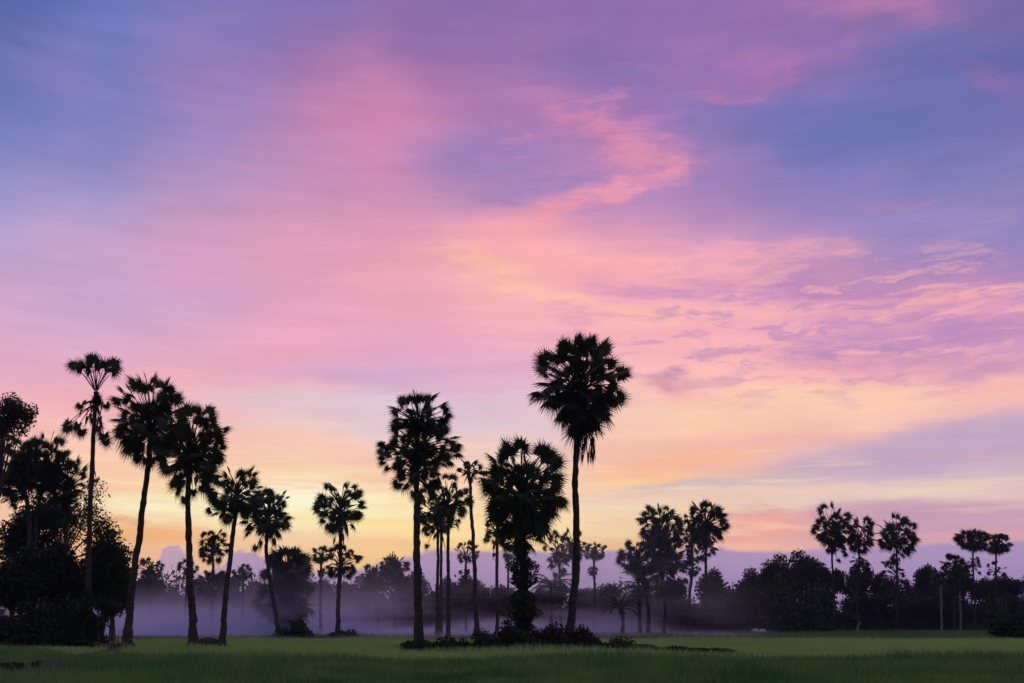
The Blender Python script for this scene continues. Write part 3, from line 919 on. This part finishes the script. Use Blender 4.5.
# ------------------------------------------------------------------ sky
SKY = {
    0: [(0, 85, 100, 165), (70, 105, 115, 180), (140, 122, 127, 192), (210, 160, 155, 210), (250, 185, 165, 210), (280, 208, 165, 200), (300, 215, 170, 205), (350, 225, 170, 200), (400, 240, 175, 195), (450, 250, 195, 180), (500, 250, 200, 170), (545, 245, 180, 140)],
    128: [(0, 112, 122, 190), (70, 125, 128, 195), (140, 140, 135, 195), (180, 152, 142, 197), (210, 175, 155, 200), (240, 205, 165, 200), (280, 200, 162, 202), (320, 205, 170, 207), (350, 215, 172, 205), (400, 240, 180, 190), (450, 250, 200, 175), (490, 253, 214, 165), (520, 250, 206, 150), (545, 244, 188, 142)],
    256: [(0, 120, 115, 185), (40, 145, 120, 180), (80, 165, 125, 180), (140, 175, 140, 190), (210, 200, 150, 190), (250, 225, 160, 190), (300, 226, 165, 195), (350, 240, 170, 190), (385, 248, 175, 180), (412, 235, 200, 205), (450, 248, 205, 180), (490, 255, 230, 175), (520, 255, 226, 160), (545, 240, 196, 160)],
    384: [(0, 135, 110, 170), (70, 165, 115, 170), (125, 205, 135, 175), (180, 200, 145, 185), (230, 220, 155, 185), (280, 235, 165, 185), (340, 235, 170, 200), (378, 215, 170, 205), (400, 221, 196, 211), (430, 225, 205, 210), (450, 245, 200, 185), (470, 255, 205, 170), (500, 255, 234, 188), (530, 255, 224, 154), (545, 252, 206, 140)],
    512: [(0, 140, 110, 170), (70, 160, 118, 175), (120, 180, 125, 180), (175, 152, 130, 190), (220, 235, 160, 180), (270, 250, 180, 175), (310, 248, 180, 185), (340, 240, 175, 195), (370, 226, 175, 205), (400, 230, 190, 205), (430, 225, 200, 213), (470, 245, 205, 185), (520, 255, 226, 172), (545, 255, 216, 146)],
    640: [(0, 140, 110, 175), (60, 140, 112, 176), (120, 155, 120, 180), (160, 190, 132, 180), (210, 175, 135, 190), (245, 235, 165, 188), (280, 246, 170, 182), (295, 240, 165, 192), (310, 253, 185, 178), (340, 252, 180, 190), (380, 252, 195, 185), (420, 255, 210, 180), (450, 250, 190, 165), (475, 253, 203, 155), (500, 230, 205, 190), (530, 255, 220, 170), (545, 250, 200, 140)],
    768: [(0, 145, 112, 175), (60, 160, 115, 175), (100, 120, 118, 185), (140, 115, 120, 185), (200, 150, 130, 190), (240, 190, 145, 190), (270, 225, 160, 185), (295, 215, 155, 195), (340, 252, 178, 190), (380, 255, 190, 180), (410, 255, 215, 175), (440, 250, 195, 175), (470, 225, 180, 185), (500, 235, 205, 190), (525, 235, 180, 170), (545, 245, 175, 165)],
    896: [(0, 155, 115, 170), (50, 110, 112, 175), (100, 105, 112, 178), (150, 115, 118, 180), (200, 140, 130, 190), (240, 160, 140, 195), (280, 168, 128, 178), (295, 205, 145, 186), (320, 230, 160, 190), (345, 202, 146, 190), (370, 235, 160, 182), (400, 255, 200, 185), (415, 255, 210, 180), (430, 235, 180, 185), (450, 205, 170, 195), (480, 215, 190, 195), (500, 235, 210, 200), (520, 200, 165, 185), (545, 210, 160, 175)],
    1024: [(0, 120, 105, 165), (50, 105, 105, 168), (100, 115, 110, 175), (150, 130, 125, 185), (200, 140, 132, 190), (240, 145, 136, 195), (275, 162, 135, 188), (298, 235, 162, 182), (330, 192, 145, 195), (360, 195, 150, 195), (385, 250, 188, 180), (405, 245, 180, 188), (430, 192, 165, 200), (460, 200, 175, 200), (490, 225, 195, 195), (510, 225, 185, 190), (545, 215, 165, 185)],
}
cols = sorted(SKY)


def sky_px(px, py):
    def col(k):
        t = SKY[k]; ys = [a[0] for a in t]
        return np.array([np.interp(py, ys, [lin(a[1:])[c] for a in t]) for c in range(3)])
    px = min(max(px, 0), 1024)
    i = min(int(px // 128), 7)
    f = (px - cols[i]) / 128
    return col(cols[i]) * (1 - f) + col(cols[i + 1]) * f


def px_of(az, el):
    d = np.array([math.sin(az) * math.cos(el), math.cos(az) * math.cos(el), math.sin(el)])
    fw = d[1] * cp + d[2] * sp
    upc = -d[1] * sp + d[2] * cp
    return CX + F * d[0] / fw, CY - F * upc / fw


def azel(px, py):
    d = ray(px, py); d = d / np.linalg.norm(d)
    return math.atan2(d[0], d[1]), math.asin(d[2])


w = bpy.data.worlds.new('World')
bpy.context.scene.world = w
w.use_nodes = True
w.node_tree.nodes.clear()
N = Nodes(w.node_tree)
out = N.new('ShaderNodeOutputWorld')
bg = N.new('ShaderNodeBackground')
N.link(bg.outputs[0], out.inputs['Surface'])
tc = N.new('ShaderNodeTexCoord')
nrm = N.new('ShaderNodeVectorMath', operation='NORMALIZE'); N.link(tc.outputs['Generated'], nrm.inputs[0])
sx = N.new('ShaderNodeSeparateXYZ'); N.link(nrm.outputs[0], sx.inputs[0])
AZ = N.math('ARCTAN2', sx.outputs[0], sx.outputs[1])
EL = N.math('ARCSINE', sx.outputs[2])
cmb = N.new('ShaderNodeCombineXYZ')
N.link(N.math('MULTIPLY', AZ, 10.0), cmb.inputs[0]); N.link(N.math('MULTIPLY', EL, 10.0), cmb.inputs[1])
UV = cmb.outputs[0]                    # azimuth and elevation, tenths of a radian
# wind-drawn warping of the cloud deck
w1 = N.noise(N.mapping(UV, scale=(.55, 1.3, 1), rot=(0, 0, R(-8))), 1.0, 5, .55, '2D', 1)
w2 = N.noise(N.mapping(UV, scale=(1.6, 5.5, 1), loc=(7, 3, 0), rot=(0, 0, R(5))), 1.0, 5, .6, '2D', 1)


def vmath(op, a, b):
    n = N.new('ShaderNodeVectorMath', operation=op)
    N.put(n.inputs[0], a); N.put(n.inputs[1], b)
    return n.outputs[0]


off = vmath('ADD', vmath('MULTIPLY', vmath('SUBTRACT', w1, (.5, .5, .5)), (.8, .34, 0)), vmath('MULTIPLY', vmath('SUBTRACT', w2, (.5, .5, .5)), (.34, .08, 0)))
WUV = vmath('ADD', UV, off)
ws = N.new('ShaderNodeSeparateXYZ'); N.link(WUV, ws.inputs[0])
WA, WE = ws.outputs[0], ws.outputs[1]
# columns of the afterglow plus boosted zenith: colour against elevation at a few azimuths
azs = np.linspace(R(-31), R(31), 11)
els = np.radians([0, 1.5, 3, 4.3, 5.5, 6.7, 8, 9.3, 10.5, 11.7, 13, 14.3, 15.6, 17, 18.2, 19.5, 21, 22.5, 24, 26, 28, 30, 32, 34.5])
cur = None
EN = N.math('DIVIDE', WE, 10 * math.pi / 2, clamp=True)
for i, a in enumerate(azs):
    cr = N.new('ShaderNodeValToRGB')
    N.link(EN, cr.inputs[0])
    e = cr.color_ramp.elements
    stops = []
    for el in els:
        px, py = px_of(a, el)
        stops.append((el / (math.pi / 2), tuple(sky_px(px, max(py, 0))) + (1,)))
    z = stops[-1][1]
    stops.append((.62, tuple(.5 * np.array(z[:3]) + .5 * np.array([.8, .68, .9])) + (1,)))  # climbs towards the added zenith brightness
    stops.append((1.0, (.86, .76, 1.0, 1)))  # unseen zenith brightened beyond the visible sky, added to light the grass
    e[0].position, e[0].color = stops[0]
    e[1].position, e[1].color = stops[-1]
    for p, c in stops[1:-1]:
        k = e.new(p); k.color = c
    if cur is None: cur = cr.outputs[0]
    else: cur = N.mix(N.smooth(WA, azs[i - 1] * 10, a * 10), cur, cr.outputs[0])

# single clouds: (px, py, rx, ry, rotation, colour, opacity, edge softness 0..1, ragged)
CL = [
    (372, 130, 62, 95, 4, (214, 138, 176), .55, 1, .5),
    (352, 240, 150, 34, -4, (222, 158, 188), .2, 1, .5),
    (474, 160, 66, 48, 12, (150, 128, 186), .55, 1, .6),
    (555, 187, 62, 13, 8, (142, 125, 190), .6, 1, .8),
    (590, 70, 60, 26, -14, (128, 112, 176), .55, 1, .5),
    (560, 112, 60, 16, -22, (190, 130, 178), .6, 1, .8),
    (612, 138, 62, 18, -24, (220, 142, 178), .8, 1, 1.2),
    (648, 162, 42, 18, 6, (222, 146, 178), .7, 1, 1.2),
    (588, 200, 92, 12, 16, (238, 154, 174), .9, .9, 1.1),
    (480, 246, 70, 26, 14, (248, 172, 176), .6, .9, .8),
    (488, 262, 60, 11, -18, (255, 190, 170), .75, .9, .9),
    (575, 301, 105, 8, -12, (255, 192, 170), .85, .9, .9),
    (620, 262, 140, 13, -3, (253, 178, 180), .75, .9, 1.0),
    (770, 250, 110, 12, 2, (246, 172, 186), .55, .9, .9),
    (830, 292, 110, 9, -3, (180, 128, 184), .6, .8, .9),
    (645, 291, 56, 8, -3, (198, 142, 188), .6, .8, .9),
    (960, 297, 100, 6, 4, (250, 178, 180), .85, .8, .8),
    (740, 312, 130, 9, 0, (253, 186, 178), .6, .9, .8),
    (900, 342, 120, 16, 3, (184, 138, 188), .6, .8, 1.0),
    (830, 368, 70, 7, 2, (204, 146, 186), .5, .9, .9),
    (860, 398, 190, 13, 3, (255, 206, 176), .7, .9, .5),
    (985, 385, 70, 9, 10, (252, 186, 180), .7, .9, .6),
    (677, 374, 16, 9, 8, (182, 134, 170), .85, 1, 1.3),
    (668, 387, 19, 8, -20, (218, 152, 172), .75, 1, 1.2),
    (677, 394, 24, 11, 12, (232, 160, 172), .6, .9, .8),
    (720, 405, 70, 10, -3, (250, 186, 176), .5, .9, .8),
    (950, 446, 150, 26, 11, (194, 168, 198), .85, .7, .4),
    (790, 436, 90, 10, 5, (248, 184, 176), .6, .9, .6),
    (690, 460, 100, 11, 6, (252, 186, 152), .75, .8, .7),
    (660, 478, 70, 5, 3, (255, 206, 148), .7, .8, .5),
    (740, 482, 130, 6, 4, (206, 186, 190), .65, .8, .5),
    (860, 500, 170, 12, 2, (238, 212, 194), .6, .9, .5),
    (755, 527, 52, 14, 4, (244, 168, 160), .85, .7, .8),
    (745, 516, 36, 6, 6, (205, 162, 172), .7, .8, .9),
    (940, 522, 125, 15, 0, (200, 158, 184), .85, .7, .5),
    (985, 535, 70, 4, 2, (232, 164, 176), .6, .8, .7),
    (292, 506, 105, 32, 0, (255, 250, 218), .95, 1, .35),
    (352, 518, 70, 14, 0, (255, 240, 178), .8, 1, .5),
    (140, 506, 75, 13, 0, (255, 244, 205), .9, 1, .5),
    (215, 515, 80, 14, 0, (255, 241, 190), .8, 1, .5),
    (380, 522, 120, 6, 1, (255, 214, 130), .5, 1, .6),
    (60, 515, 70, 18, 0, (252, 208, 176), .6, 1, .4),
    (440, 500, 80, 10, 2, (255, 226, 160), .5, 1, .6),
    (420, 478, 110, 7, 2, (254, 198, 168), .55, .9, .7),
    (140, 538, 100, 11, 0, (250, 182, 118), .75, .9, .6),
    (150, 553, 60, 5, 0, (252, 196, 150), .6, .9, .6),
    (128, 523, 26, 4, 0, (232, 164, 126), .6, .8, .8),
    (190, 470, 140, 8, 1, (252, 206, 170), .5, .9, .6),
    (360, 404, 180, 12, 1, (222, 202, 214), .65, .8, .5),
    (300, 440, 200, 12, -1, (250, 200, 182), .55, .9, .5),
    (340, 376, 100, 12, 3, (208, 168, 206), .6, .9, .6),
    (150, 410, 150, 10, -1, (246, 176, 182), .45, .9, .5),
    (130, 305, 130, 24, 3, (204, 168, 208), .5, 1, .5),
    (755, 72, 80, 22, 10, (180, 118, 174), .6, 1, 1.2),
    (728, 97, 44, 6, -4, (190, 126, 176), .5, .8, 1),
    (880, 8, 80, 12, -4, (184, 122, 172), .65, .9, 1.1),
    (985, 76, 60, 12, -24, (146, 112, 170), .6, .9, .8),
    (840, 130, 125, 32, 8, (108, 114, 178), .55, 1, .5),
    (905, 206, 36, 6, -4, (170, 132, 186), .6, .8, .8),
    (960, 60, 60, 20, -10, (104, 106, 170), .5, 1, .5),
    (430, 30, 90, 30, -6, (140, 110, 172), .5, 1, .5),
]
rag = N.noise(N.mapping(UV, scale=(.9, 2.6, 1), rot=(0, 0, R(6)), loc=(3, 1, 0)), 1.6, 7, .62, '2D')
ragc = N.math('SUBTRACT', rag, .5)
ripple = N.smooth(N.noise(N.mapping(WUV, scale=(2.2, 7.5, 1), rot=(0, 0, R(-10)), loc=(6, 2, 0)), 1.6, 8, .66, '2D'), .3, .62, .45, 1.12)
for (px, py, rx, ry, rot, col, op, soft, rg) in CL:
    a, e = azel(px, py)
    c_, s_ = math.cos(R(rot)), math.sin(R(rot))
    a1, e1 = azel(px + c_, py - s_)
    a2, e2 = azel(px - s_, py - c_)
    mp = N.mapping(UV if rx < 20 else WUV, (a * 10, e * 10, 0), (0, 0, math.atan2(e1 - e, a1 - a)), (rx * 10 * math.hypot(a1 - a, e1 - e), ry * 10 * math.hypot(a2 - a, e2 - e), 1), 'TEXTURE')
    ln = N.new('ShaderNodeVectorMath', operation='LENGTH'); N.link(mp, ln.inputs[0])
    d = N.math('MULTIPLY_ADD', ragc, -2.0 * rg, ln.outputs['Value'])
    f = N.smooth(d, 1.5, 1.5 - 1.45 * soft, 0, op)
    if rg >= .8: f = N.math('MULTIPLY', f, ripple)
    cur = N.mix(f, cur, lin(col))

# fine streaks of lighter and darker cloud
st = N.noise(N.mapping(UV, scale=(.55, 4.2, 1), rot=(0, 0, R(4)), loc=(1, 8, 0)), 1.3, 8, .6, '2D')
stv = N.smooth(st, .25, .75, .955, 1.045)
cur = N.mix(1.0, cur, stv, 'MULTIPLY')
tint = N.noise(N.mapping(UV, scale=(.7, 2.2, 1), loc=(4, 4, 0)), 1.0, 5, .55, '2D')
cur = N.mix(N.smooth(tint, .45, .8, 0, .05), cur, lin((250, 170, 178)))
# drawn-out wisps: lilac and peach, where the deck is thin
def region(px, py, rx, ry):
    a, e = azel(px, py)
    mp = N.mapping(WUV, (a * 10, e * 10, 0), (0, 0, 0), (rx / 96, ry / 96, 1), 'TEXTURE')
    ln = N.new('ShaderNodeVectorMath', operation='LENGTH'); N.link(mp, ln.inputs[0])
    return N.smooth(ln.outputs['Value'], 1.25, .35)


wf = N.noise(N.mapping(WUV, scale=(1.0, 4.6, 1), rot=(0, 0, R(-6)), loc=(2, 5, 0)), 1.6, 9, .68, '2D')
wg = N.noise(N.mapping(WUV, scale=(.8, 5.4, 1), rot=(0, 0, R(-2)), loc=(9, 2, 0)), 1.5, 9, .68, '2D')
wh = N.noise(N.mapping(UV, scale=(.35, 5.5, 1), loc=(5, 7, 0)), 1.5, 7, .6, '2D')
rr = region(830, 325, 310, 78)
cur = N.mix(N.math('MULTIPLY', rr, N.smooth(wf, .49, .63, 0, .62)), cur, lin((186, 140, 190)))
cur = N.mix(N.math('MULTIPLY', rr, N.smooth(wg, .5, .66, 0, .55)), cur, lin((254, 186, 182)))
r2 = region(585, 150, 120, 80)
cur = N.mix(N.math('MULTIPLY', r2, N.smooth(wf, .5, .68, 0, .5)), cur, lin((208, 138, 180)))
r3 = region(400, 500, 700, 62)
cur = N.mix(N.math('MULTIPLY', r3, N.smooth(wh, .52, .68, 0, .36)), cur, lin((244, 186, 160)))
cur = N.mix(N.math('MULTIPLY', r3, N.smooth(wh, .46, .3, 0, .38)), cur, lin((255, 238, 186)))
# distant cloud bank lying along the horizon
edge_px = [(-100, 553), (100, 572), (150, 570), (163, 551), (180, 547), (192, 560), (202, 571), (224, 566), (236, 549), (254, 552), (276, 568), (330, 573), (380, 564), (440, 548), (480, 551), (560, 551), (640, 550), (700, 549), (712, 545), (735, 550), (800, 551), (880, 546), (1000, 541), (1120, 540)]
fc = N.new('ShaderNodeFloatCurve')
cv = fc.mapping.curves[0]
pts = []
for x, y in edge_px:
    a, e = azel(x, y)
    pts.append(((a + .8) / 1.6, e / .2))
cv.points[0].location = (0.0, pts[0][1]); cv.points[1].location = (1.0, pts[-1][1])
for p in pts: cv.points.new(*p)
for p in cv.points: p.handle_type = 'VECTOR'
fc.mapping.update()
N.link(N.math('DIVIDE', N.math('ADD', AZ, .8), 1.6, clamp=True), fc.inputs['Value'])
en = N.noise(N.mapping(UV, scale=(2.5, 4, 1)), 2.0, 5, .6, '2D')
edge = N.math('ADD', N.math('MULTIPLY', fc.outputs[0], .2), N.math('MULTIPLY', N.math('SUBTRACT', en, .5), N.smooth(AZ, -.3, -.12, .026, .010)))
below = N.math('SUBTRACT', edge, EL)
bank = N.mix(N.smooth(below, 0, .06), lin((172, 148, 190)), lin((150, 130, 182)))
bank = N.mix(N.smooth(AZ, -.33, -.2, .75, 0), bank, lin((198, 168, 184)))
bank = N.mix(N.smooth(en, .45, .75, 0, .35), bank, lin((190, 156, 190)))
cur = N.mix(N.smooth(below, -.002, .0035, 0, .95), cur, bank)
# sky away from the sunset is already dusk, except the boosted zenith
absaz = N.math('ABSOLUTE', AZ)
back = N.new('ShaderNodeValToRGB'); N.link(N.math('DIVIDE', EL, math.pi / 2, clamp=True), back.inputs[0])
e = back.color_ramp.elements
e[0].position, e[0].color = 0, (.09, .075, .14, 1)
e[1].position, e[1].color = 1, (.86, .76, 1.0, 1)  # same added overhead brightness, fill light for the fields
k = e.new(.35); k.color = (.09, .085, .2, 1)
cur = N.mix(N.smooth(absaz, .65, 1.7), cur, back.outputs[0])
SUN_AZ, SUN_EL = azel(400, 600)[0], R(0.8)
ns = N.new('ShaderNodeTexSky', sky_type='NISHITA')
ns.sun_disc = False
ns.sun_elevation = SUN_EL
ns.sun_rotation = SUN_AZ
ns.air_density = 1.2; ns.dust_density = 1.5
fin = N.mix(1.0, cur, N.mix(1.0, ns.outputs[0], (.0012, .0012, .0012, 1), 'MULTIPLY'), 'ADD')
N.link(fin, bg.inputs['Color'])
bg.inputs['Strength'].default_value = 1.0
w.cycles.sampling_method = 'MANUAL'
w.cycles.sample_map_resolution = 512

sd = bpy.data.lights.new('sun', 'SUN')
sd.energy = 0.06
sd.angle = R(12)
sd.color = (1, .72, .5)
so = bpy.data.objects.new('sun', sd)
C.objects.link(so)
dirv = Vector((math.sin(SUN_AZ) * math.cos(SUN_EL), math.cos(SUN_AZ) * math.cos(SUN_EL), math.sin(SUN_EL)))
so.rotation_euler = dirv.to_track_quat('Z', 'Y').to_euler()

# ------------------------------------------------------------------ render settings
sc = bpy.context.scene
sc.view_settings.view_transform = 'Standard'
sc.view_settings.look = 'None'
sc.view_settings.exposure = 0.0
sc.view_settings.gamma = 1.0
sc.render.engine = 'CYCLES'
cy = sc.cycles
cy.max_bounces = 5
cy.diffuse_bounces = 2
cy.glossy_bounces = 1
cy.transmission_bounces = 2
cy.transparent_max_bounces = 8
cy.volume_bounces = 3
cy.volume_step_rate = 1.0
cy.volume_max_steps = 128
cy.use_denoising = True
cy.denoising_prefilter = 'NONE'
try: cy.denoiser = 'OPENIMAGEDENOISE'
except Exception: pass
